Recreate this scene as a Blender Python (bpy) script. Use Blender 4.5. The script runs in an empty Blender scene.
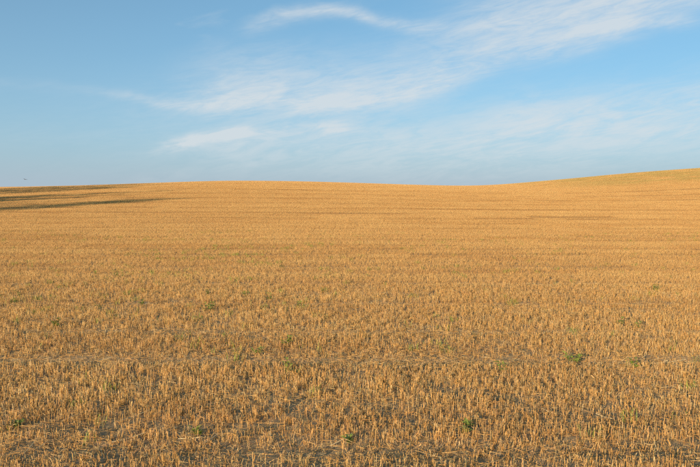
import bpy, math, random
import numpy as np

# ------------------------------------------------------------------ camera, sky, sun, exposure
SC = bpy.context.scene
COL = SC.collection
R = math.radians
EYE = 2.1
FPX = 687.0            # focal length in pixels of the 700 px wide photograph
HROW = 195.0           # eye-level row
cam_d = bpy.data.cameras.new('camera')
cam_d.sensor_width = 36.0
cam_d.lens = 36.0 * FPX / 700.0
cam_d.clip_start = 0.05
cam_d.clip_end = 8000
cam = bpy.data.objects.new('camera', cam_d)
COL.objects.link(cam)
cam.location = (0, 0, EYE)
cam.rotation_euler = (R(90) - math.atan((233.5 - HROW) / FPX), 0, 0)
SC.camera = cam

SUN_EL = 11.0
SUN_AZ = 211.0         # clockwise from +Y (the viewing direction)
EXPOSURE = 0.6
SKY_STRENGTH = 0.122
SUN_STRENGTH = 5.0
SUN_COLOR = (1.0, 0.74, 0.47)

SC.view_settings.view_transform = 'Standard'
SC.view_settings.look = 'None'
SC.view_settings.gamma = 1.0
SC.view_settings.use_curve_mapping = False
SC.view_settings.exposure = EXPOSURE
SC.render.engine = 'CYCLES'
SC.cycles.use_denoising = False
SC.cycles.max_bounces = 6
SC.cycles.diffuse_bounces = 4

class NT:
    """small helper for writing node trees as expressions"""
    def __init__(self, tree): self.t = tree; self.n = tree.nodes; self.l = tree.links
    def node(self, typ, **kw):
        x = self.n.new(typ)
        for k, v in kw.items(): setattr(x, k, v)
        return x
    def put(self, sock, v):
        if isinstance(v, bpy.types.NodeSocket): self.l.new(v, sock)
        else: sock.default_value = v
    def m(self, op, a, b=0.0, c=0.0, clamp=False):
        x = self.node('ShaderNodeMath', operation=op, use_clamp=clamp)
        self.put(x.inputs[0], a); self.put(x.inputs[1], b); self.put(x.inputs[2], c)
        return x.outputs[0]
    def mapr(self, v, a, b, c=0.0, d=1.0, smooth=True):
        x = self.node('ShaderNodeMapRange', interpolation_type='SMOOTHSTEP' if smooth else 'LINEAR')
        for i, q in enumerate((v, a, b, c, d)): self.put(x.inputs[i], q)
        return x.outputs[0]
    def xyz(self, a, b, c):
        x = self.node('ShaderNodeCombineXYZ')
        for i, q in enumerate((a, b, c)): self.put(x.inputs[i], q)
        return x.outputs[0]
    def noise(self, vec, scale=1.0, detail=4.0, rough=0.5, dist=0.0):
        x = self.node('ShaderNodeTexNoise')
        if vec is not None: self.put(x.inputs['Vector'], vec)
        self.put(x.inputs['Scale'], scale); self.put(x.inputs['Detail'], detail)
        self.put(x.inputs['Roughness'], rough); self.put(x.inputs['Distortion'], dist)
        return x.outputs['Fac']
    def mix(self, f, a, b, blend='MIX'):
        x = self.node('ShaderNodeMix', data_type='RGBA', blend_type=blend)
        self.put(x.inputs['Factor'], f)
        self.put(x.inputs[6], a); self.put(x.inputs[7], b)
        return x.outputs[2]
    def curve(self, v, pts):
        x = self.node('ShaderNodeFloatCurve')
        c = x.mapping.curves[0]
        while len(c.points) < len(pts): c.points.new(0.5, 0.5)
        for p, (a, b) in zip(c.points, pts): p.location = (a, b); p.handle_type = 'AUTO'
        x.mapping.use_clip = True
        x.mapping.extend = 'HORIZONTAL'
        x.mapping.update()
        self.put(x.inputs['Value'], v)
        return x.outputs[0]

def c4(r, g, b): return (r, g, b, 1.0)

def build_sky():
    w = bpy.data.worlds.new('World'); SC.world = w; w.use_nodes = True
    T = NT(w.node_tree); T.n.clear()
    sky = T.node('ShaderNodeTexSky', sky_type='NISHITA')
    sky.sun_disc = False
    sky.sun_elevation = R(SUN_EL); sky.sun_rotation = R(SUN_AZ)
    sky.altitude = 300; sky.air_density = 0.62; sky.dust_density = 1.5; sky.ozone_density = 2.4
    tc = T.node('ShaderNodeTexCoord')
    sp = T.node('ShaderNodeSeparateXYZ'); T.l.new(tc.outputs['Generated'], sp.inputs[0])
    x, y, z = sp.outputs
    az = T.m('MULTIPLY', T.m('ARCTAN2', x, y), 180 / math.pi)          # compass bearing from +Y, degrees
    el = T.m('MULTIPLY', T.m('ARCSINE', z), 180 / math.pi)             # elevation, degrees
    # drifting, combed coordinates: cirrus fibres run from lower left to upper right
    th = R(10)
    u = T.m('ADD', T.m('MULTIPLY', az, math.cos(th)), T.m('MULTIPLY', el, math.sin(th)))
    v = T.m('SUBTRACT', T.m('MULTIPLY', el, math.cos(th)), T.m('MULTIPLY', az, math.sin(th)))
    P = T.xyz(T.m('MULTIPLY', u, 0.05), T.m('MULTIPLY', v, 0.20), 3.1)
    big = T.noise(P, 1.0, 5, 0.55, 0.6)
    Pf = T.xyz(T.m('MULTIPLY', u, 0.20), T.m('MULTIPLY', v, 0.68), 9.7)
    fib = T.noise(Pf, 1.0, 7, 0.62, 1.1)
    Pw = T.xyz(T.m('MULTIPLY', az, 0.11), T.m('MULTIPLY', el, 0.2), 1.3)
    wob = T.m('MULTIPLY', T.m('SUBTRACT', T.noise(Pw, 1.0, 5, 0.6), 0.5), 2.2)
    elw = T.m('ADD', el, wob)
    un = T.mapr(az, -40, 40, 0, 1, smooth=False)
    def band(cpts, wup, wdn, apts):
        """a cloud bank: centre elevation, thickness and strength along the bearing"""
        c = T.m('MULTIPLY', T.curve(un, [((a + 40) / 80, e / 30) for a, e in cpts]), 30)
        d = T.m('SUBTRACT', elw, c)
        up = T.m('GREATER_THAN', d, 0.0)
        wd = T.m('ADD', T.m('MULTIPLY', up, wup - wdn), wdn)
        q = T.m('DIVIDE', d, wd)
        g = T.m('EXPONENT', T.m('MULTIPLY', T.m('MULTIPLY', q, q), -1.0))
        a = T.curve(un, [((b + 40) / 80, s) for b, s in apts])
        return T.m('MULTIPLY', g, a)
    b1 = band([(-40, 4), (-20, 5.0), (-14, 6.6), (-8, 8.0), (0, 7.7), (3, 8.0), (7, 8.9), (11, 10.4), (17, 11.7), (21, 12.6), (27, 14.3), (40, 19)], 3.3, 1.1,
              [(-40, .05), (-20, .12), (-13, .45), (-8, .95), (0, 1.0), (8, 1.0), (13, .95), (18, .80), (26, .62), (40, .5)])
    b6 = band([(-40, 14), (8, 14.6), (14, 15), (28, 16), (40, 19)], 2.6, 2.2,
              [(-40, 0), (4, 0), (10, .30), (16, .42), (27, .42), (40, .4)])
    b2 = band([(-40, 12), (-9, 13.3), (-6, 14.2), (-1, 14.9), (3, 14.0), (7, 13.2), (12, 13.4), (40, 17)], .55, .60,
              [(-40, 0), (-11, .0), (-8, .40), (-2, .80), (3, .70), (7, .5), (11, .2), (40, .0)])
    b3 = band([(-40, 2.5), (-14, 3.6), (-8, 4.6), (-3, 4.8), (4, 4.2), (10, 4.4), (16, 5.2), (22, 5.6), (40, 7)], 2.6, 3.4,
              [(-40, .05), (-16, .15), (-9, .50), (-1, .66), (6, .76), (14, .90), (24, .95), (40, .5)])
    b4 = band([(-40, 3), (-18, 3.6), (-13, 4.4), (-9, 5.2), (-6, 5.2), (-2, 5.4), (40, 5)], .55, .45,
              [(-40, 0), (-19, 0), (-15, .6), (-11, 1.0), (-8, .5), (-5, .1), (-2, .6), (0, .2), (2, 0), (40, 0)])
    b5 = band([(-40, 8), (-19, 7.8), (-13, 7.2), (-8, 7.6), (14, 11), (20, 12.8), (27, 12.4), (40, 12)], .40, .40,
              [(-40, 0), (-20, .2), (-15, .5), (-9, .4), (-4, 0), (15, 0), (19, .5), (25, .45), (28, .1), (40, 0)])
    Pg = T.xyz(T.m('MULTIPLY', u, 0.30), T.m('MULTIPLY', v, 2.0), 4.4)
    fine = T.noise(Pg, 1.0, 8, 0.68, 1.6)
    texture = T.m('ADD', T.m('MULTIPLY', fib, 0.70), T.m('MULTIPLY', big, 0.50))
    texture = T.m('ADD', texture, T.m('MULTIPLY', fine, 0.62))
    t1 = T.mapr(texture, 0.62, 1.12, 0.27, 1.0)
    t3 = T.mapr(texture, 0.70, 1.08, 0.38, 1.0)
    generic = T.m('MULTIPLY', T.mapr(big, 0.50, 0.78), T.mapr(fib, 0.34, 0.66))
    c = T.m('MULTIPLY', b1, t1)
    c = T.m('ADD', c, T.m('MULTIPLY', b2, t1))
    c = T.m('ADD', c, T.m('MULTIPLY', b3, t3))
    c = T.m('ADD', c, T.m('MULTIPLY', b4, T.mapr(texture, 0.72, 1.10, 0.15, 1.0)))
    c = T.m('ADD', c, T.m('MULTIPLY', b6, t1))
    c = T.m('ADD', c, T.m('MULTIPLY', b5, t1))
    c = T.m('ADD', c, T.m('MULTIPLY', generic, 0.35))
    c = T.m('MULTIPLY', c, T.mapr(el, -1.0, 2.5, 0.25, 1.0))
    c = T.m('MINIMUM', c, 1.0)
    skyc = T.mix(1.0, sky.outputs[0], c4(*SKY_TINT), 'MULTIPLY')
    # thin even veil of high ice cloud: the longer the path through it, the whiter the sky
    path = T.m('DIVIDE', VEIL_DEPTH, T.m('ADD', T.m('MAXIMUM', z, 0.0), 0.03))
    veil = T.m('SUBTRACT', 1.0, T.m('EXPONENT', T.m('MULTIPLY', path, -1.0)))
    skyc = T.mix(veil, skyc, c4(*VEIL_COLOR))
    cl = T.mix(T.m('MULTIPLY', c, CLOUD_OPACITY), skyc, c4(*CLOUD_COLOR))
    bg = T.node('ShaderNodeBackground'); T.l.new(cl, bg.inputs[0]); bg.inputs[1].default_value = SKY_STRENGTH
    out = T.node('ShaderNodeOutputWorld'); T.l.new(bg.outputs[0], out.inputs[0])

SKY_TINT = (0.54, 1.09, 1.01)
VEIL_DEPTH = 0.118
VEIL_COLOR = (2.26, 2.76, 3.25)
CLOUD_COLOR = (3.75, 4.0, 4.15)
CLOUD_OPACITY = 0.82
build_sky()

sun_d = bpy.data.lights.new('sun', 'SUN')
sun_d.energy = SUN_STRENGTH; sun_d.angle = R(0.53); sun_d.color = SUN_COLOR
sun = bpy.data.objects.new('sun', sun_d); COL.objects.link(sun)
from mathutils import Vector
SUN_DIR = Vector((math.sin(R(SUN_AZ)) * math.cos(R(SUN_EL)), math.cos(R(SUN_AZ)) * math.cos(R(SUN_EL)), math.sin(R(SUN_EL))))
sun.rotation_euler = SUN_DIR.to_track_quat('Z', 'Y').to_euler()
sun.location = (-30, -50, 30)

# ------------------------------------------------------------------ helpers
RNG = np.random.default_rng(7)
random.seed(7)

def tag(o, label=None, cat=None, group=None, kind=None):
    if label: o['label'] = label
    if cat: o['category'] = cat
    if group: o['group'] = group
    if kind: o['kind'] = kind
    return o

def _hash(ix, iy, seed):
    h = (ix.astype(np.int64) * 374761393 + iy.astype(np.int64) * 668265263 + seed * 1442695041) & 0xffffffff
    h = ((h ^ (h >> 13)) * 1274126177) & 0xffffffff
    return ((h ^ (h >> 16)) & 0xffff) / 65535.0

def vnoise(x, y, seed=0):
    x = np.asarray(x, float); y = np.asarray(y, float)
    ix = np.floor(x); iy = np.floor(y); fx = x - ix; fy = y - iy
    fx = fx * fx * (3 - 2 * fx); fy = fy * fy * (3 - 2 * fy)
    a = _hash(ix, iy, seed); b = _hash(ix + 1, iy, seed); c = _hash(ix, iy + 1, seed); d = _hash(ix + 1, iy + 1, seed)
    return (a * (1 - fx) + b * fx) * (1 - fy) + (c * (1 - fx) + d * fx) * fy

def fbm(x, y, seed=0, octv=4):
    s = 0.0; a = 0.5; t = 0.0
    for k in range(octv):
        s = s + a * vnoise(x * 2 ** k, y * 2 ** k, seed + k * 17); t += a; a *= 0.5
    return s / t

def sstep(a, b, v):
    t = np.clip((v - a) / (b - a), 0, 1); return t * t * (3 - 2 * t)

# ------------------------------------------------------------------ terrain
CREST_Y = 175.0
_sil = [(-60, 189), (0, 187.3), (60, 186.6), (120, 185.0), (180, 182.6), (230, 180.8), (290, 181.2), (350, 182.8), (400, 184.6), (440, 185.8), (475, 186.0),
        (510, 184.4), (560, 180.2), (610, 175.6), (650, 171.8), (700, 168.0), (780, 163)]
_cx = np.array([(p - 350) / FPX * CREST_Y * 0.93 for p, r in _sil])
_ch = np.array([EYE + CREST_Y * 0.93 * (HROW - r) / FPX for p, r in _sil])
_fx = np.linspace(-150, 150, 601)
_fh = np.interp(_fx, _cx, _ch)
_k = np.exp(-0.5 * (np.arange(-24, 25) / 8.0) ** 2); _k /= _k.sum()
_fh = np.convolve(np.pad(_fh, 24, mode='edge'), _k, mode='valid')

def height(x, y):
    x = np.asarray(x, float); y = np.asarray(y, float)
    hc = np.interp(x, _fx, _fh)
    t = y / CREST_Y
    rise = sstep(0.06, 1.0, np.minimum(t, 1.0))
    fall = sstep(1.0, 2.6, t)
    h = hc * rise * (1 - fall) - 9.0 * fall
    h = h + 0.10 * (fbm(x / 9.0, y / 7.0, 5, 2) - 0.5) * sstep(14, 40, y) * (1 - sstep(110, 170, y))
    return h

def track(y, x):
    """wheel tracks and swath seams lying across the view: 1 inside a track"""
    w = 0.10 * (vnoise(x / 2.5, np.zeros_like(x), 41) - 0.5)
    out = np.zeros_like(y)
    for c, hw, s in TRACKS:
        out = np.maximum(out, s * (1 - sstep(hw * 0.55, hw * 1.25, np.abs(y + w - c))))
    return out
def crushed(y, x):
    """0..1 broad strips driven flat, full of broken straw"""
    w = 0.25 * (vnoise(x / 3.0, np.zeros_like(x) + 3.0, 43) - 0.5)
    a_ = sstep(CR0 - .1, CR0 + .1, y + w) * (1 - sstep(CR1 - .25, CR1 + .25, y + w))
    b_ = sstep(CR2 - .1, CR2 + .1, y + w) * (1 - sstep(CR3 - .2, CR3 + .2, y + w))
    return np.maximum(a_, .7 * b_)
def row_to_y(row):
    yy = np.linspace(3, 170, 4000)
    r = HROW + FPX * (EYE - height(np.zeros_like(yy), yy)) / yy
    return float(yy[np.argmin(np.abs(r - row))])
CR0, CR1, CR2, CR3 = row_to_y(364), row_to_y(352), row_to_y(336), row_to_y(332)
TRACKS = [(row_to_y(r), hw, st) for r, hw, st in (
    (364.5, .20, 1.0), (335, .15, .7), (457, .24, .40), (306, .18, .55), (285, .2, .6), (268, .22, .7), (256, .26, .8), (250.5, .3, .9), (240.5, .35, .9), (236, .35, .8), (230, .4, .8),
    (225, .45, .8), (219, .5, .8), (214, .6, .9), (209, .7, .8), (204, .9, .9), (199, 1.2, .8), (195, 1.4, .7), (191, 1.8, .7))]

def soil_relief(x, y):
    near = 1 - sstep(14, 22, y)
    r = 0.034 * (fbm(x / 0.35, y / 0.35, 11, 3) - 0.5) + 0.034 * (fbm(x / 0.11, y / 0.11, 12, 2) - 0.5)
    return (r - 0.025 * track(y, x)) * near

def graded(lo, hi, f_lo, f_hi, step, grow, maxstep):
    v = list(np.arange(f_lo, f_hi + 1e-6, step))
    s = step; p = v[-1]
    while p < hi: s = min(s * grow, maxstep); p += s; v.append(p)
    s = step; p = v[0]; pre = []
    while p > lo: s = min(s * grow, maxstep); p -= s; pre.append(p)
    return np.array(pre[::-1] + v)

def mesh_from(name, V, quads=None, tris=None, cols=None, smooth=False):
    me = bpy.data.meshes.new(name)
    nq = 0 if quads is None else len(quads); nt = 0 if tris is None else len(tris)
    me.vertices.add(len(V)); me.vertices.foreach_set('co', np.ascontiguousarray(V, np.float32).ravel())
    loops = []
    if nq: loops.append(np.asarray(quads, np.int32).ravel())
    if nt: loops.append(np.asarray(tris, np.int32).ravel())
    loops = np.concatenate(loops)
    me.loops.add(len(loops)); me.loops.foreach_set('vertex_index', loops)
    st = np.concatenate([np.arange(nq, dtype=np.int32) * 4, nq * 4 + np.arange(nt, dtype=np.int32) * 3])
    me.polygons.add(nq + nt); me.polygons.foreach_set('loop_start', st)
    if smooth: me.polygons.foreach_set('use_smooth', np.ones(nq + nt, bool))
    if cols is not None:
        a = me.attributes.new('tone', 'FLOAT_COLOR', 'POINT')
        cc = np.ones((len(V), 4), np.float32); cc[:, :3] = cols
        a.data.foreach_set('color', cc.ravel())
    me.update(calc_edges=True)
    return me

def link(name, me, mat, parent=None):
    o = bpy.data.objects.new(name, me); COL.objects.link(o)
    if mat is not None:
        me.materials.clear(); me.materials.append(mat)
    if parent is not None: o.parent = parent
    return o

# ------------------------------------------------------------------ materials
def new_mat(name):
    m = bpy.data.materials.new(name); m.use_nodes = True
    T = NT(m.node_tree); T.n.clear()
    b = T.node('ShaderNodeBsdfPrincipled'); o = T.node('ShaderNodeOutputMaterial')
    T.l.new(b.outputs[0], o.inputs[0])
    return m, T, b

def straw_material():
    m, T, b = new_mat('straw')
    at = T.node('ShaderNodeAttribute', attribute_name='tone')
    g = T.node('ShaderNodeNewGeometry')
    sp = T.node('ShaderNodeSeparateXYZ'); T.l.new(g.outputs['Position'], sp.inputs[0])
    # slow colour drift over the field: paler and browner swaths lying across the slope
    P = T.xyz(T.m('MULTIPLY', sp.outputs[0], 0.05), T.m('MULTIPLY', sp.outputs[1], 0.9), 0.0)
    n1 = T.noise(P, 1.0, 4, 0.6)
    n2 = T.noise(g.outputs['Position'], 0.35, 4, 0.6)
    f = T.m('ADD', T.m('MULTIPLY', n1, 0.6), T.m('MULTIPLY', n2, 0.4))
    f = T.mapr(f, 0.36, 0.64)
    tint = T.mix(f, c4(0.93, 0.88, 0.84), c4(1.06, 1.07, 1.05))
    col = T.mix(1.0, at.outputs['Color'], tint, 'MULTIPLY')
    # weedy, greener strip high on the right-hand rise
    gx = T.m('MULTIPLY', T.mapr(sp.outputs[0], 28, 55), T.mapr(sp.outputs[1], 108, 124))
    gx = T.m('MULTIPLY', gx, T.mapr(T.noise(g.outputs['Position'], 0.16, 4, 0.6), 0.34, 0.52))
    col = T.mix(T.m('MULTIPLY', gx, 0.55), col, c4(0.34, 0.29, 0.10))
    T.l.new(col, b.inputs['Base Color'])
    b.inputs['Roughness'].default_value = 0.55
    b.inputs['Specular IOR Level'].default_value = 0.15
    return m

def soil_material():
    m, T, b = new_mat('soil')
    g = T.node('ShaderNodeNewGeometry')
    pos = g.outputs['Position']
    sp = T.node('ShaderNodeSeparateXYZ'); T.l.new(pos, sp.inputs[0])
    n1 = T.noise(pos, 9.0, 6, 0.65)
    n2 = T.noise(pos, 60.0, 5, 0.7)
    n3 = T.noise(T.xyz(T.m('MULTIPLY', sp.outputs[0], .3), T.m('MULTIPLY', sp.outputs[1], .9), 0.0), 1.0, 4, 0.6)
    col = T.mix(T.mapr(n1, 0.3, 0.7), c4(0.25, 0.178, 0.112), c4(0.40, 0.295, 0.192))
    col = T.mix(T.mapr(n2, 0.46, 0.54), col, c4(0.46, 0.32, 0.16))      # chaff and broken straw pressed into the soil
    col = T.mix(T.mapr(n3, 0.42, 0.62, 0, 0.55), col, c4(0.34, 0.25, 0.14))
    T.l.new(col, b.inputs['Base Color'])
    b.inputs['Roughness'].default_value = 0.95
    b.inputs['Specular IOR Level'].default_value = 0.1
    bp = T.node('ShaderNodeBump'); bp.inputs['Strength'].default_value = 0.9; bp.inputs['Distance'].default_value = 0.012
    T.l.new(T.noise(pos, 45.0, 6, 0.7), bp.inputs['Height']); T.l.new(bp.outputs[0], b.inputs['Normal'])
    return m

def plain_material(name, a, bcol, scale, rough=0.6, trans=0.0):
    m, T, b = new_mat(name)
    tc = T.node('ShaderNodeTexCoord')
    n = T.noise(tc.outputs['Object'], scale, 4, 0.6)
    T.l.new(T.mix(T.mapr(n, 0.35, 0.65), c4(*a), c4(*bcol)), b.inputs['Base Color'])
    b.inputs['Roughness'].default_value = rough
    b.inputs['Specular IOR Level'].default_value = 0.3
    return m

M_STRAW = straw_material()
M_SOIL = soil_material()
M_LEAF = plain_material('weed_leaf', (0.15, 0.20, 0.034), (0.27, 0.31, 0.06), 30)
M_STEM = plain_material('weed_stem', (0.11, 0.13, 0.04), (0.17, 0.16, 0.06), 30)
M_BARK = plain_material('bark', (0.10, 0.075, 0.05), (0.18, 0.14, 0.10), 4, 0.9)
M_CROWN = plain_material('tree_leaf', (0.045, 0.075, 0.02), (0.08, 0.12, 0.03), 1.0)
M_BIRD = plain_material('dark_feather', (0.03, 0.027, 0.025), (0.06, 0.055, 0.05), 8)

# ------------------------------------------------------------------ the ground sheet
gx = graded(-1500, 1500, -8.0, 8.0, 0.07, 1.09, 60)
gy = graded(-120, 3000, 3.6, 13.0, 0.06, 1.05, 60)
GX, GY = np.meshgrid(gx, gy)
GZ = height(GX, GY) + soil_relief(GX, GY)
nx, ny = len(gx), len(gy)
V = np.stack([GX.ravel(), GY.ravel(), GZ.ravel()], 1)
ii, jj = np.meshgrid(np.arange(nx - 1), np.arange(ny - 1))
a = (jj * nx + ii).ravel()
ground = link('ground', mesh_from('ground', V, np.stack([a, a + 1, a + nx + 1, a + nx], 1), smooth=True), M_SOIL)
tag(ground, 'bare grey-brown soil of the field showing between the cut straw', kind='structure')

# ------------------------------------------------------------------ straw geometry
TONES = np.array([[0.66, 0.42, 0.165], [0.60, 0.355, 0.125], [0.72, 0.50, 0.23], [0.52, 0.29, 0.095], [0.60, 0.44, 0.22], [0.44, 0.33, 0.17], [0.74, 0.58, 0.33], [0.38, 0.23, 0.09], [0.58, 0.36, 0.19], [0.34, 0.30, 0.15]])
TONES = TONES * np.array([[1.0, 0.97, 0.93]])
TONE_P = np.array([0.27, 0.24, 0.14, 0.12, 0.08, 0.06, 0.04, 0.05, 0.12, 0.05])

def tones(n, rng, pale=0.0):
    p = TONE_P.copy(); p[6] += pale; p[4] += pale; p /= p.sum()
    c = TONES[rng.choice(len(TONES), n, p=p)]
    return c * rng.uniform(0.82, 1.15, (n, 1))

def prisms(base, top, r0, r1, col, cap=True, rng=RNG):
    """three-sided tapered straws from base to top"""
    n = len(base)
    ax = top - base
    ax = ax / np.maximum(np.linalg.norm(ax, axis=1, keepdims=True), 1e-6)
    ref = np.where(np.abs(ax[:, 2:3]) > 0.8, np.array([[1., 0, 0]]), np.array([[0, 0, 1.]]))
    s = np.cross(ax, ref); s /= np.linalg.norm(s, axis=1, keepdims=True)
    t = np.cross(ax, s)
    ph = rng.uniform(0, 2 * np.pi, n)
    V = np.empty((n, 6, 3))
    for k in range(3):
        q = ph + k * 2 * np.pi / 3
        d = s * np.cos(q)[:, None] + t * np.sin(q)[:, None]
        V[:, k] = base + d * r0[:, None]
        V[:, 3 + k] = top + d * r1[:, None]
    o = (np.arange(n) * 6)[:, None]
    Q = np.concatenate([o + np.array([[k, (k + 1) % 3, 3 + (k + 1) % 3, 3 + k]]) for k in range(3)], 0)
    Tt = o + np.array([[3, 4, 5]]) if cap else np.zeros((0, 3), int)
    C = np.repeat(col[:, None, :], 6, 1).reshape(-1, 3)
    return V.reshape(-1, 3), Q, Tt, C

def ribbons(pts, width, side, col):
    """flat dry leaf blades: pts (n,k,3) along the blade"""
    n, k, _ = pts.shape
    w = np.linspace(1, 0.25, k)[None, :, None] * width[:, None, None] * 0.5
    A = pts - side[:, None, :] * w; B = pts + side[:, None, :] * w
    V = np.concatenate([A, B], 1)
    o = (np.arange(n) * 2 * k)[:, None]
    Q = np.concatenate([o + np.array([[i, i + 1, k + i + 1, k + i]]) for i in range(k - 1)], 0)
    C = np.repeat(col[:, None, :], 2 * k, 1).reshape(-1, 3)
    return V.reshape(-1, 3), Q, np.zeros((0, 3), int), C

def join(parts):
    Vs, Qs, Ts, Cs = [], [], [], []; off = 0
    for V, Q, Tt, C in parts:
        Vs.append(V); Qs.append(Q + off); Ts.append(Tt + off); Cs.append(C); off += len(V)
    return np.concatenate(Vs), np.concatenate(Qs), np.concatenate(Ts), np.concatenate(Cs)

def straw_patch(x, y, rng, zfun, hmul, flat, lit_xy, lit_z, rad=1.0, leaf_p=0.6, dirt=(1, 1, 1), even=0.0):
    """x,y: foot of every cut stem; hmul: cut height factor; flat: 0..1 how far stems are pressed over"""
    n = len(x)
    z = zfun(x, y)
    h = (0.072 + rng.normal(0, 0.018, n)) * hmul
    h = np.clip(h, 0.02, 0.17)
    lean = np.abs(rng.normal(0, 0.17, n)) + (rng.random(n) < 0.16) * rng.uniform(0.2, 0.9, n) + flat * rng.uniform(0.5, 1.35, n)
    lean = np.minimum(lean, 1.45)
    d = rng.uniform(0, 2 * np.pi, n)
    d = np.where(flat > 0.3, np.where(rng.random(n) < .5, 0, np.pi) + rng.normal(0, .6, n), d)
    base = np.stack([x, y, z - 0.012], 1)
    top = base + np.stack([np.sin(lean) * np.cos(d) * h, np.sin(lean) * np.sin(d) * h, np.cos(lean) * h + 0.012], 1)
    r = rng.uniform(0.0013, 0.0023, n) * rad
    col = tones(n, rng)
    parts = [prisms(base, top, r * 1.1, r, col, False, rng)]
    # dry leaf sheaths peeling off
    pick = rng.random(n) < leaf_p
    b = base[pick]; t = top[pick]; k = len(b)
    if k:
        f = rng.uniform(0.25, 0.95, (k, 1)); p0 = b + (t - b) * f
        a = rng.uniform(0, 2 * np.pi, k); L = rng.uniform(0.03, 0.085, k)
        dr = np.stack([np.cos(a), np.sin(a), np.zeros(k)], 1)
        upk = rng.uniform(0.1, 0.9, (k, 1))
        p1 = p0 + dr * (L * .45)[:, None] + np.array([[0, 0, 1.]]) * L[:, None] * .40 * upk
        p2 = p0 + dr * (L * .9)[:, None] + np.array([[0, 0, 1.]]) * L[:, None] * (.25 * upk - rng.uniform(0, .6, (k, 1)))
        sd = np.stack([-np.sin(a), np.cos(a), rng.normal(0, .3, k)], 1)
        parts.append(ribbons(np.stack([p0, p1, p2], 1), rng.uniform(0.003, 0.0065, k) * rad, sd, tones(k, rng, .1)))
    # litter: broken straw lying on the soil and caught among the stems
    m = len(lit_xy)
    if m:
        a = np.where(rng.random(m) < .55, rng.normal(0, .5, m), rng.uniform(0, np.pi, m))
        L = rng.gamma(1.5, 0.030, m) + 0.012; L = np.minimum(L, 0.30)
        zc = zfun(lit_xy[:, 0], lit_xy[:, 1]) + lit_z
        tl = rng.normal(0, 0.14, m)
        dv = np.stack([np.cos(a) * np.cos(tl), np.sin(a) * np.cos(tl), np.sin(tl)], 1) * (L / 2)[:, None]
        c = np.stack([lit_xy[:, 0], lit_xy[:, 1], zc + np.abs(dv[:, 2]) * .6], 1)
        rr = rng.uniform(0.0010, 0.0023, m) * rad
        parts.append(prisms(c - dv, c + dv, rr, rr * .8, tones(m, rng, .10) * np.array([.88, .84, .80]), False, rng))
    V, Q, Tt, C = join(parts)
    C = C * (1 - even) + C.mean(0) * even
    return V, Q, Tt, C * np.array(dirt)

ROW = 0.125
CW, CH = 2.0, 0.5      # cell of the field: two metres of four drill rows

def stand(x0, x1, y0, y1, rng, per_m=172):
    """stem feet in drilled rows between y0 and y1"""
    rows = np.arange(math.floor(y0 / ROW), math.ceil(y1 / ROW)) * ROW + ROW / 2
    rows = rows[(rows >= y0) & (rows < y1)]
    npl = int((x1 - x0) * per_m / 3.2)
    xs, ys = [], []
    for ry in rows:
        px = rng.uniform(x0, x1, npl)
        py = ry + rng.normal(0, 0.022, npl)
        k = rng.integers(1, 6, npl)
        xs.append(np.repeat(px, k) + rng.normal(0, .011, k.sum())); ys.append(np.repeat(py, k) + rng.normal(0, .011, k.sum()))
    return np.concatenate(xs), np.concatenate(ys)

NEAR_END = 16.0
def near_cell(cx, cy): return (cy > 3.4) & (cy < NEAR_END) & (np.abs(cx) < 0.56 * cy + 2.2)
def thin(x, y):
    """0..1 stem survival: gaps, tracks and the worn strip nearest the camera"""
    g = fbm(x / 0.55, y / 0.40, 23, 3)
    s = 0.34 + 0.66 * sstep(0.28, 0.52, g)
    s = s * (1 - 0.80 * track(y, x)) * (1 - 0.25 * crushed(y, x))
    worn = (1 - sstep(5.2, 6.2, y + 1.1 * (vnoise(x / 1.6, y / 3.0, 77) - 0.5) + 0.10 * x))
    return s * (1 - 0.35 * worn)

nxs, nys = [], []
for j in range(int(3.5 / CH), int(NEAR_END / CH)):
    cy = (j + .5) * CH
    cxs = (np.arange(-10, 10) + .5) * CW
    ok = cxs[near_cell(cxs, np.full_like(cxs, cy))]
    if not len(ok): continue
    px, py = stand(ok.min() - CW / 2, ok.max() + CW / 2, j * CH, (j + 1) * CH, RNG)
    nxs.append(px); nys.append(py)
x = np.concatenate(nxs); y = np.concatenate(nys)
y = y + 0.03 * (vnoise(x / 1.3, y / 5.0, 3) - .5)
keep = RNG.random(len(x)) < thin(x, y)
x, y = x[keep], y[keep]
hm = (0.72 + 0.56 * fbm(x / 1.1, y / 0.8, 31, 3)) * (1 - 0.55 * track(y, x)) * (1 - 0.30 * crushed(y, x))
zf = lambda q, w: height(q, w) + soil_relief(q, w)
nl = int(0.56 * (NEAR_END ** 2 - 6) * 1100)
ly = np.sqrt(RNG.uniform(3.5 ** 2, NEAR_END ** 2, nl)); lx = RNG.uniform(-1, 1, nl) * (0.56 * ly + 2.2)
pl = 0.40 + 0.45 * sstep(0.45, 0.62, fbm(lx / 0.9, ly / 0.35, 51, 3)) + 0.75 * track(ly, lx) + 0.25 * crushed(ly, lx) + 0.25 * (1 - sstep(5.0, 6.4, ly))
kl = RNG.random(nl) < pl; lx, ly = lx[kl], ly[kl]
lz = np.where(RNG.random(len(lx)) < .68, RNG.uniform(0.002, 0.02, len(lx)), RNG.uniform(0.02, 0.085, len(lx)))
near = straw_patch(x, y, RNG, zf, hm, np.maximum(track(y, x) * 0.6, crushed(y, x) * .22), np.stack([lx, ly], 1), lz)
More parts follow.
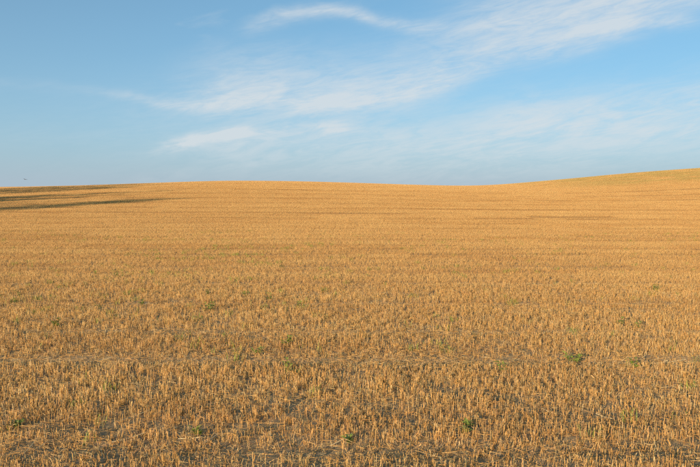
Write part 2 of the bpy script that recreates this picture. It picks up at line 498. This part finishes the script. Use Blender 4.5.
def chaff(n, yfun, rng, tone, smin, smax):
    cy_ = yfun(n); cx_ = rng.uniform(-1, 1, n) * (0.56 * cy_ + 2.2)
    a_ = rng.uniform(0, np.pi, n); L_ = rng.uniform(smin, smax, n)
    c_ = np.stack([cx_, cy_, zf(cx_, cy_) + rng.uniform(.003, .014, n)], 1)
    d_ = np.stack([np.cos(a_), np.sin(a_), rng.normal(0, .25, n)], 1) * (L_ / 2)[:, None]
    sd_ = np.stack([-np.sin(a_), np.cos(a_), rng.normal(0, .5, n)], 1)
    return ribbons(np.stack([c_ - d_, c_ + d_], 1), rng.uniform(.003, .007, n), sd_, tones(n, rng, .2) * np.array(tone))
ch1 = chaff(90000, lambda n: np.sqrt(RNG.uniform(3.5 ** 2, 11.0 ** 2, n)), RNG, (.95, .92, .90), .008, .035)
ch2 = chaff(7000, lambda n: TRACKS[0][0] + RNG.normal(0, .13, n), RNG, (1.08, 1.12, 1.2), .03, .12)
ch3 = chaff(3000, lambda n: TRACKS[1][0] + RNG.normal(0, .12, n), RNG, (1.05, 1.08, 1.15), .03, .12)
near = join([near, ch1, ch2, ch3])
print('near stems', len(x), 'litter', len(lx), 'tris', len(near[1]) * 2 + len(near[2]))
near_o = link('straw_stubble', mesh_from('straw_stubble', *near), M_STRAW)
tag(near_o, 'golden cut straw stubble with loose litter covering the near field', 'stubble', kind='stuff')

# ---- the rest of the field: patches of the same stubble repeated over the slope
src = bpy.data.collections.new('stubble_patches')
NV_TALL, NV_LOW, NV_TRACK = 8, 4, 3
r2 = np.random.default_rng(21)
zero = lambda q, w: np.zeros_like(q)
for v in range(NV_TALL + NV_LOW + NV_TRACK):
    px, py = stand(-CW / 2, CW / 2, -CH / 2, CH / 2, r2, 160)
    kind = 0 if v < NV_TALL else (1 if v < NV_TALL + NV_LOW else 2)
    keep = r2.random(len(px)) < (0.90, 0.75, 0.40)[kind]
    px, py = px[keep], py[keep]
    hm = (0.80 + 0.4 * r2.random(len(px))) * (1.0, .78, .45)[kind]
    m = (220, 320, 480)[kind]
    lit = np.stack([r2.uniform(-CW / 2, CW / 2, m), r2.uniform(-CH / 2, CH / 2, m)], 1)
    d = straw_patch(px, py, r2, zero, hm, np.full(len(px), (0, .05, .45)[kind]), lit, r2.uniform(.003, .05, m), 1.0, 0.4, ((1, 1, 1), (.96, .92, .88), (.84, .78, .73))[kind], 0.5)
    me = mesh_from('patch_%02d' % v, *d); me.materials.append(M_STRAW)
    o = bpy.data.objects.new('patch_%02d' % v, me); src.objects.link(o)

cells = []
for j in range(int(1.0 / CH), int(205 / CH)):
    cy = (j + .5) * CH
    lim = 0.60 * cy + 6.0
    i0 = int(math.floor(-lim / CW)); i1 = int(math.ceil(lim / CW))
    cx = (np.arange(i0, i1) + .5) * CW
    cx = cx[~near_cell(cx, np.full_like(cx, cy))]
    cells.append(np.stack([cx, np.full_like(cx, cy)], 1))
cells = np.concatenate(cells)
cx, cy = cells[:, 0], cells[:, 1]
tr = np.zeros_like(cy)                     # unbroken seams: whole drill rows of a pass, so each takes full cells
for c_, hw_, st_ in TRACKS:
    tr = np.maximum(tr, st_ * (np.abs(cy - c_) < np.maximum(hw_ * .8, CH * .5)))
px_, py_ = (575 - 350) / FPX, row_to_y(217.5)
tr = np.where((np.abs(cx - px_ * cy) < 2.6) & (np.abs(cy - py_) < 1.0), 1.1, tr)      # a scuffed, barer spot
bandn = 0.6 * fbm(cx / 22.0, cy / 1.5, 61, 3) + 0.4 * fbm(cx / 7.0, cy / 5.0, 62, 3)
low = 0.8 * sstep(0.44, 0.62, bandn)
u = RNG.random(len(cx))
idx = np.where(RNG.random(len(cx)) < low, NV_TALL + RNG.integers(0, NV_LOW, len(cx)), RNG.integers(0, NV_TALL, len(cx)))
idx = np.where(u < tr * 1.05, NV_TALL + NV_LOW + RNG.integers(0, NV_TRACK, len(cx)), idx)
e = 0.5
zz = height(cx, cy)
sx = (height(cx + e, cy) - height(cx - e, cy)) / (2 * e); sy = (height(cx, cy + e) - height(cx, cy - e)) / (2 * e)
rot = np.stack([np.arctan(sy), -np.arctan(sx), np.where(RNG.random(len(cx)) < .5, 0.0, np.pi)], 1)
flipm = rot[:, 2] > 1
rot[flipm, :2] *= -1.0        # a patch turned end for end still follows the slope
scl = np.stack([np.ones(len(cx)), np.ones(len(cx)), 0.78 + 0.45 * fbm(cx / 12.0, cy / 2.2, 63, 3)], 1)
pm = bpy.data.meshes.new('stubble_points')
pm.vertices.add(len(cx)); pm.vertices.foreach_set('co', np.stack([cx, cy, zz], 1).astype(np.float32).ravel())
a = pm.attributes.new('pick', 'INT', 'POINT'); a.data.foreach_set('value', idx.astype(np.int32))
a = pm.attributes.new('turn', 'FLOAT_VECTOR', 'POINT'); a.data.foreach_set('vector', rot.astype(np.float32).ravel())
a = pm.attributes.new('size', 'FLOAT_VECTOR', 'POINT'); a.data.foreach_set('vector', scl.astype(np.float32).ravel())
pm.materials.append(M_STRAW)
far_o = bpy.data.objects.new('straw_stubble', pm); COL.objects.link(far_o)
tag(far_o, 'golden straw stubble in bands over the slope up to the ridge', 'stubble', kind='stuff')
ng = bpy.data.node_groups.new('stubble_spread', 'GeometryNodeTree')
ng.interface.new_socket('Geometry', in_out='INPUT', socket_type='NodeSocketGeometry')
ng.interface.new_socket('Geometry', in_out='OUTPUT', socket_type='NodeSocketGeometry')
gi = ng.nodes.new('NodeGroupInput'); go = ng.nodes.new('NodeGroupOutput')
ci = ng.nodes.new('GeometryNodeCollectionInfo'); ci.inputs['Collection'].default_value = src
ci.inputs['Separate Children'].default_value = True; ci.inputs['Reset Children'].default_value = True
ip = ng.nodes.new('GeometryNodeInstanceOnPoints'); ip.inputs['Pick Instance'].default_value = True
def named(n, t):
    q = ng.nodes.new('GeometryNodeInputNamedAttribute'); q.data_type = t; q.inputs['Name'].default_value = n
    return q.outputs['Attribute']
ng.links.new(gi.outputs[0], ip.inputs['Points']); ng.links.new(ci.outputs[0], ip.inputs['Instance'])
ng.links.new(named('pick', 'INT'), ip.inputs['Instance Index'])
e2r = ng.nodes.new('FunctionNodeEulerToRotation'); ng.links.new(named('turn', 'FLOAT_VECTOR'), e2r.inputs[0])
ng.links.new(e2r.outputs[0], ip.inputs['Rotation'])
ng.links.new(named('size', 'FLOAT_VECTOR'), ip.inputs['Scale'])
ng.links.new(ip.outputs[0], go.inputs[0])
md = far_o.modifiers.new('spread', 'NODES'); md.node_group = ng
print('far cells', len(cx))

# ------------------------------------------------------------------ countable things
def ground_at(row, px):
    """point of the field seen at a pixel of the photograph"""
    yy = np.geomspace(3.5, 170, 6000)
    xx = (px - 350) / FPX * yy
    r = HROW + FPX * (EYE - height(xx, yy)) / yy
    k = int(np.argmax(r <= row))
    return float(xx[k]), float(yy[k])

def leaf_fan(rng, n, length, width, spread, rise):
    """broad weed leaves arching out of one crown: folded blades with a midrib"""
    Vs, Qs = [], []
    for i in range(n):
        a = rng.uniform(0, 2 * math.pi); L = length * rng.uniform(.55, 1.15); w = width * rng.uniform(.6, 1.2)
        up = rise * rng.uniform(.4, 1.3); z0 = rng.uniform(0, .35) * length * rise
        d = np.array([math.cos(a), math.sin(a), 0]); sd = np.array([-math.sin(a), math.cos(a), rng.normal(0, .25)])
        prof = [.15, .8, 1.0, .65, .05]
        base = len(Vs)
        for k, f in enumerate(np.linspace(0, 1, 5)):
            c = d * L * f * spread + np.array([0, 0, z0 + L * (up * f * 1.6 - up * .9 * f * f)])
            Vs += [c - sd * w * prof[k] * .5 + [0, 0, w * .15 * prof[k]], c, c + sd * w * prof[k] * .5 + [0, 0, w * .15 * prof[k]]]
        for k in range(4):
            o = base + k * 3
            Qs += [[o, o + 1, o + 4, o + 3], [o + 1, o + 2, o + 5, o + 4]]
    return np.array(Vs), np.array(Qs)

def stem_tube(pts, radii, sides=5):
    V, Q = [], []
    pts = np.array(pts, float)
    for k, p in enumerate(pts):
        t = pts[min(k + 1, len(pts) - 1)] - pts[max(k - 1, 0)]; t /= np.linalg.norm(t)
        ref = np.array([1., 0, 0]) if abs(t[2]) > .7 else np.array([0, 0, 1.])
        a = np.cross(t, ref); a /= np.linalg.norm(a); b = np.cross(t, a)
        for q in range(sides):
            th = 2 * math.pi * q / sides
            V.append(p + (a * math.cos(th) + b * math.sin(th)) * radii[k])
    for k in range(len(pts) - 1):
        for q in range(sides):
            Q.append([k * sides + q, k * sides + (q + 1) % sides, (k + 1) * sides + (q + 1) % sides, (k + 1) * sides + q])
    return V, Q

WEEDS = [  # pixel of the foot in the photograph, height m, half width m, leaves, label
    (577, 363, .10, .15, 36, 'bright low green weed clump sprawling on the pale track, right of centre'),
    (637, 373, .12, .08, 22, 'upright dark green weed just below the pale track near the right edge'),
    (52, 329, .15, .10, 34, 'small bushy green weed standing alone at the left edge of the stubble'),
    (207, 313, .15, .15, 40, 'broad green weed left of centre, the largest of the left-hand patch'),
    (205, 297, .12, .11, 26, 'small green weed just behind the broad weed left of centre'),
    (118, 279, .17, .15, 30, 'dark green weed at upper left of the near stubble'),
    (96, 276, .13, .12, 22, 'low green weed just left of the dark weed at upper left'),
    (657, 292, .16, .14, 26, 'green weed in dense stubble close to the right edge, above the pale track'),
    (283, 347, .11, .14, 26, 'flat green weed in the peach-coloured litter left of the middle'),
    (258, 357, .10, .13, 24, 'low green weed touching the back of the pale track left of the middle'),
    (246, 298, .13, .12, 24, 'small green weed in a greenish patch left of the centre line'),
    (270, 302, .13, .13, 24, 'green weed beside the centre line at the edge of the greenish patch'),
    (300, 310, .11, .12, 22, 'faint green weed just left of the centre line in tall stubble'),
    (139, 307, .11, .10, 20, 'faint green weed between the lone left weed and the broad weed'),
    (20, 300, .14, .12, 22, 'faint green weed hugging the far left edge'),
    (622, 328, .12, .11, 22, 'olive green weed on the upper track at right'),
    (640, 330, .11, .10, 18, 'olive green weed at right, just beside another on the upper track'),
    (504, 375, .11, .07, 18, 'thin green weed below the pale track, right of the centre line'),
    (287, 376, .13, .07, 20, 'dark thin weed below the pale track, left of the centre line'),
    (470, 435, .05, .06, 12, 'green sprout low in the foreground right of centre'),
    (350, 448, .05, .06, 12, 'green tuft at the bottom of the foreground near the centre line'),
    (193, 441, .06, .09, 16, 'dull green tuft in the worn foreground left of centre'),
    (10, 432, .06, .06, 12, 'dark green tuft at the bottom left of the foreground'),
    (466, 440, .04, .04, 9, 'tiny green sprout in the foreground beside a larger one right of centre'),
]
r3 = np.random.default_rng(5)
for px, row, hgt, hw, nl_, lab in WEEDS:
    wx, wy = ground_at(row, px)
    wz = float(height(wx, wy) + soil_relief(np.array(wx), np.array(wy)))
    root = bpy.data.objects.new('weed_plant', None); COL.objects.link(root)
    root.empty_display_size = .1; root.location = (wx, wy, wz)
    tag(root, lab, 'weed', 'green weeds growing in the stubble')
    Vs, Qs = [], []
    SV, SQ = [], []
    for k in range(max(3, nl_ // 6)):
        a = r3.uniform(0, 2 * math.pi); rr = hw * math.sqrt(r3.uniform(0, 1)) * .75
        f0 = np.array([math.cos(a) * rr * .35, math.sin(a) * rr * .35, -.01]); f1 = np.array([math.cos(a) * rr, math.sin(a) * rr, hgt * r3.uniform(.6, 1.25)])
        mid = (f0 + f1) / 2 + np.array([0, 0, hgt * .08])
        v, q = stem_tube([f0, mid, f1], [.0028, .0022, .0012], 4)
        SQ += (np.array(q) + len(SV)).tolist(); SV += v
        for lvl in (.35, .7, 1.0):
            v, q = leaf_fan(r3, max(3, nl_ // 8), .055 + .03 * r3.random(), .018 + .012 * r3.random(), .9, .5)
            c = f0 + (f1 - f0) * lvl
            Qs += (q + sum(len(z_) for z_ in Vs)).tolist(); Vs.append(v + c)
    link('stem', mesh_from('weed_stem', np.array(SV), np.array(SQ)), M_STEM, root)
    link('foliage', mesh_from('weed_foliage', np.concatenate(Vs), np.array(Qs)), M_LEAF, root)

# volunteer seedlings: thin green blades scattered in the stubble, denser on the left
nc = 3600
cy0 = np.sqrt(RNG.uniform(5.0 ** 2, 34 ** 2, nc)); cx0 = RNG.uniform(-1, 1, nc) * (0.56 * cy0 + 1.5)
dc = sstep(0.50, 0.66, fbm(cx0 / 1.6, cy0 / 1.8, 91, 3)) * (0.30 + 0.70 * sstep(1.0, -3.0, cx0)) * (0.35 + 0.65 * sstep(8, 11, cy0)) + 0.06
kc = RNG.random(nc) < dc; cx0, cy0 = cx0[kc], cy0[kc]
kb = RNG.integers(5, 26, len(cx0)); sx_ = np.repeat(cx0, kb); sy_ = np.repeat(cy0, kb); ns = len(sx_)
sx_ = sx_ + RNG.normal(0, .05, ns); sy_ = sy_ + RNG.normal(0, .05, ns); dens = np.ones(ns)
kp = RNG.random(ns) < dens; sx_, sy_ = sx_[kp], sy_[kp]; n = len(sx_)
a = RNG.uniform(0, 2 * np.pi, n); L = RNG.uniform(.05, .125, n)
p0 = np.stack([sx_, sy_, zf(sx_, sy_)], 1); dr = np.stack([np.cos(a), np.sin(a), np.zeros(n)], 1); upv = np.array([[0, 0, 1.]])
p1 = p0 + dr * (L * .12)[:, None] + upv * (L * .6)[:, None]; p2 = p0 + dr * (L * .45)[:, None] + upv * (L * .95)[:, None]
rb = ribbons(np.stack([p0, p1, p2], 1), RNG.uniform(.005, .011, n), np.stack([-np.sin(a), np.cos(a), np.zeros(n)], 1), np.ones((n, 3)))
seed_o = link('green_regrowth', mesh_from('green_regrowth', *rb), M_LEAF)
tag(seed_o, 'thin green volunteer blades sprouting between the cut stems', 'regrowth', kind='stuff')

# long loose straws lying on top, one by one
LONG = [  # two ends in the photograph's pixels, label
    (60, 427, 101, 411, 'long pale straw slanting up to the right in the left foreground'),
    (112, 429, 150, 417, 'long pale straw in the left foreground, right of a similar slanting one'),
    (107, 450, 142, 442, 'long pale straw lying near the bottom, left of centre'),
    (175, 446, 200, 447, 'straight pale straw lying level in the worn foreground left of centre'),
    (17, 463, 33, 447, 'short pale straw slanting steeply at the bottom left corner'),
    (8, 395, 16, 401, 'short bright straw slanting down to the right at the left edge'),
    (28, 458, 42, 450, 'pale straw at the bottom left, beside the steep corner straw'),
    (200, 452, 216, 443, 'bent-over pale straw near the bottom left of the centre line'),
    (600, 421, 618, 428, 'pale straw sloping down to the right in the right foreground'),
    (330, 452, 352, 445, 'pale straw at the bottom just left of the centre line'),
    (395, 372, 420, 370, 'pale straw lying level on the main track right of centre'),
    (545, 415, 560, 424, 'pale straw sloping down to the right, right of centre in the foreground'),
    (655, 366, 690, 363, 'long pale straw lying along the main track at the right edge'),
    (80, 366, 110, 361, 'long pale straw lying along the main track at the left'),
]
for ax_, ar, bx_, br, lab in LONG:
    x0, y0 = ground_at(ar, ax_); x1, y1 = ground_at(br, bx_)
    pA = np.array([x0, y0, float(zf(np.array(x0), np.array(y0))) + .035]); pB = np.array([x1, y1, float(zf(np.array(x1), np.array(y1))) + .055])
    c = (pA + pB) / 2; pM = c + np.array([0, 0, -.008])
    v, q = stem_tube([pA - c, pM - c, pB - c], [.0030, .0028, .0022], 6)
    o = link('fallen_straw', mesh_from('fallen_straw', np.array(v), np.array(q), cols=np.tile([[.74, .60, .36]], (len(v), 1)), smooth=True), M_STRAW)
    o.location = c
    tag(o, lab, 'straw', 'long loose straws on top of the stubble')

# a bird far off over the left end of the ridge
def build_bird():
    root = bpy.data.objects.new('bird', None); COL.objects.link(root)
    yb = 240.0
    root.location = ((26 - 350) / FPX * yb, yb, EYE + (HROW - 179.5) / FPX * yb)
    root.rotation_euler = (0, R(12), R(60))
    tag(root, 'tiny dark bird gliding low in the sky above the shadowed left end of the ridge', 'bird')
    prof = [(-.34, .012), (-.26, .05), (-.10, .10), (.06, .115), (.20, .075), (.27, .055), (.33, .045), (.40, .008)]
    v, q = stem_tube([(0, a_, 0.0) for a_, r_ in prof], [r_ for a_, r_ in prof], 8)
    link('body', mesh_from('bird_body', np.array(v), np.array(q), smooth=True), M_BIRD, root)
    for sgn in (-1, 1):
        st = [(.06, .16, -.10, .03), (.32, .20, -.10, .13), (.58, .13, -.12, .14), (.80, .0, -.12, .08)]
        V_ = []
        for xo, lead, trail, zz_ in st:
            V_ += [(sgn * xo, lead, zz_ + .012), (sgn * xo, trail, zz_ + .004), (sgn * xo, trail, zz_ - .004), (sgn * xo, lead, zz_ - .012)]
        Q_ = []
        for k in range(3):
            for e_ in range(4): Q_.append([k * 4 + e_, k * 4 + (e_ + 1) % 4, k * 4 + 4 + (e_ + 1) % 4, k * 4 + 4 + e_])
        Q_ += [[0, 1, 2, 3], [12, 13, 14, 15]]
        link('wing', mesh_from('bird_wing', np.array(V_), np.array(Q_)), M_BIRD, root)
    V_ = [(-.03, -.28, .015), (.03, -.28, .015), (.11, -.50, .012), (-.11, -.50, .012), (-.03, -.28, -.005), (.03, -.28, -.005), (.11, -.50, 0), (-.11, -.50, 0)]
    link('tail', mesh_from('bird_tail', np.array(V_), np.array([[0, 1, 2, 3], [7, 6, 5, 4], [0, 4, 5, 1], [1, 5, 6, 2], [2, 6, 7, 3], [3, 7, 4, 0]])), M_BIRD, root)
build_bird()

# ---- trees along the field edge, left of the view: their long shadows lie over the far left of the slope
def tree_meshes(seed, H, CR):
    rg = np.random.default_rng(seed)
    TV, TQ = [], []
    def add(pts, rad, sd):
        v, q = stem_tube(pts, rad, sd); TQ.extend((np.array(q) + len(TV)).tolist()); TV.extend(v)
    trunk = [(rg.normal(0, .12) * k, rg.normal(0, .12) * k, z_) for k, z_ in enumerate(np.linspace(-.3, H * .8, 7))]
    add(trunk, np.linspace(.34, .06, 7), 8)
    tips = []
    for k in range(16):
        f = rg.uniform(.22, .92); p = np.array(trunk[int(f * 6)]); a_ = rg.uniform(0, 2 * math.pi)
        ln = CR * (1.05 - .5 * f) * rg.uniform(.6, 1.0)
        e_ = p + np.array([math.cos(a_) * ln, math.sin(a_) * ln, ln * rg.uniform(.3, .8)])
        m_ = (p + e_) / 2 + np.array([0, 0, -.15 * ln * rg.uniform(0, 1)])
        add([p, m_, e_], [.10, .06, .02], 5)
        tips += [m_, e_, (m_ + e_) / 2]
    tips += [np.array(trunk[-1]), np.array(trunk[-2])]
    cs = []
    for t_ in tips:
        for k in range(3): cs.append(t_ + rg.normal(0, CR * .16, 3))
    cs = np.array(cs)
    nlv = 7200
    cid = rg.integers(0, len(cs), nlv)
    P_ = cs[cid] + rg.normal(0, 1, (nlv, 3)) * np.array([.55, .55, .42]) * rg.uniform(.5, 1.2, len(cs))[cid][:, None]
    t1_ = rg.normal(0, 1, (nlv, 3)); t1_ /= np.linalg.norm(t1_, axis=1, keepdims=True)
    t2_ = np.cross(t1_, rg.normal(0, 1, (nlv, 3))); t2_ /= np.linalg.norm(t2_, axis=1, keepdims=True)
    sz = rg.uniform(.10, .20, (nlv, 1))
    LV = np.stack([P_ - t1_ * sz, P_ + t2_ * sz * .5, P_ + t1_ * sz, P_ - t2_ * sz * .5], 1).reshape(-1, 3)
    LQ = np.arange(nlv * 4).reshape(-1, 4)
    return mesh_from('tree_trunk', np.array(TV), np.array(TQ), smooth=True), mesh_from('tree_crown', LV, LQ)
TM = [tree_meshes(101, 16.0, 5.0), tree_meshes(202, 17.0, 5.4)]
for tm in TM: tm[0].materials.append(M_BARK); tm[1].materials.append(M_CROWN)
TREES = [(-54.5, 23, 1, .80, 'shorter leafy tree beside the nearest one on the left field edge'), (-59.5, 41.5, 0, .82, 'shorter leafy tree beside the second one on the left field edge'),
         (-50, 20, 0, 1.0, 'nearest of the leafy trees along the left field edge'), (-55, 38, 1, .95, 'leafy tree second along the left field edge'),
         (-62, 61, 0, 1.0, 'leafy tree third along the left field edge'), (-64, 71, 1, 1.0, 'leafy tree fourth along the left field edge'),
         (-67, 80, 0, 1.05, 'leafy tree fifth along the left field edge'), (-74, 88, 1, 1.05, 'farthest of the leafy trees along the left field edge')]
for k, (tx, ty, v_, sc_, lab) in enumerate(TREES):
    root = bpy.data.objects.new('field_tree', None); COL.objects.link(root)
    root.location = (tx, ty, float(height(tx, ty))); root.scale = (sc_,) * 3; root.rotation_euler = (0, 0, k * 1.7)
    tag(root, lab, 'tree', 'trees along the left field edge')
    for nm, me in zip(('trunk', 'crown'), TM[v_]):
        o = bpy.data.objects.new(nm, me); COL.objects.link(o); o.parent = root
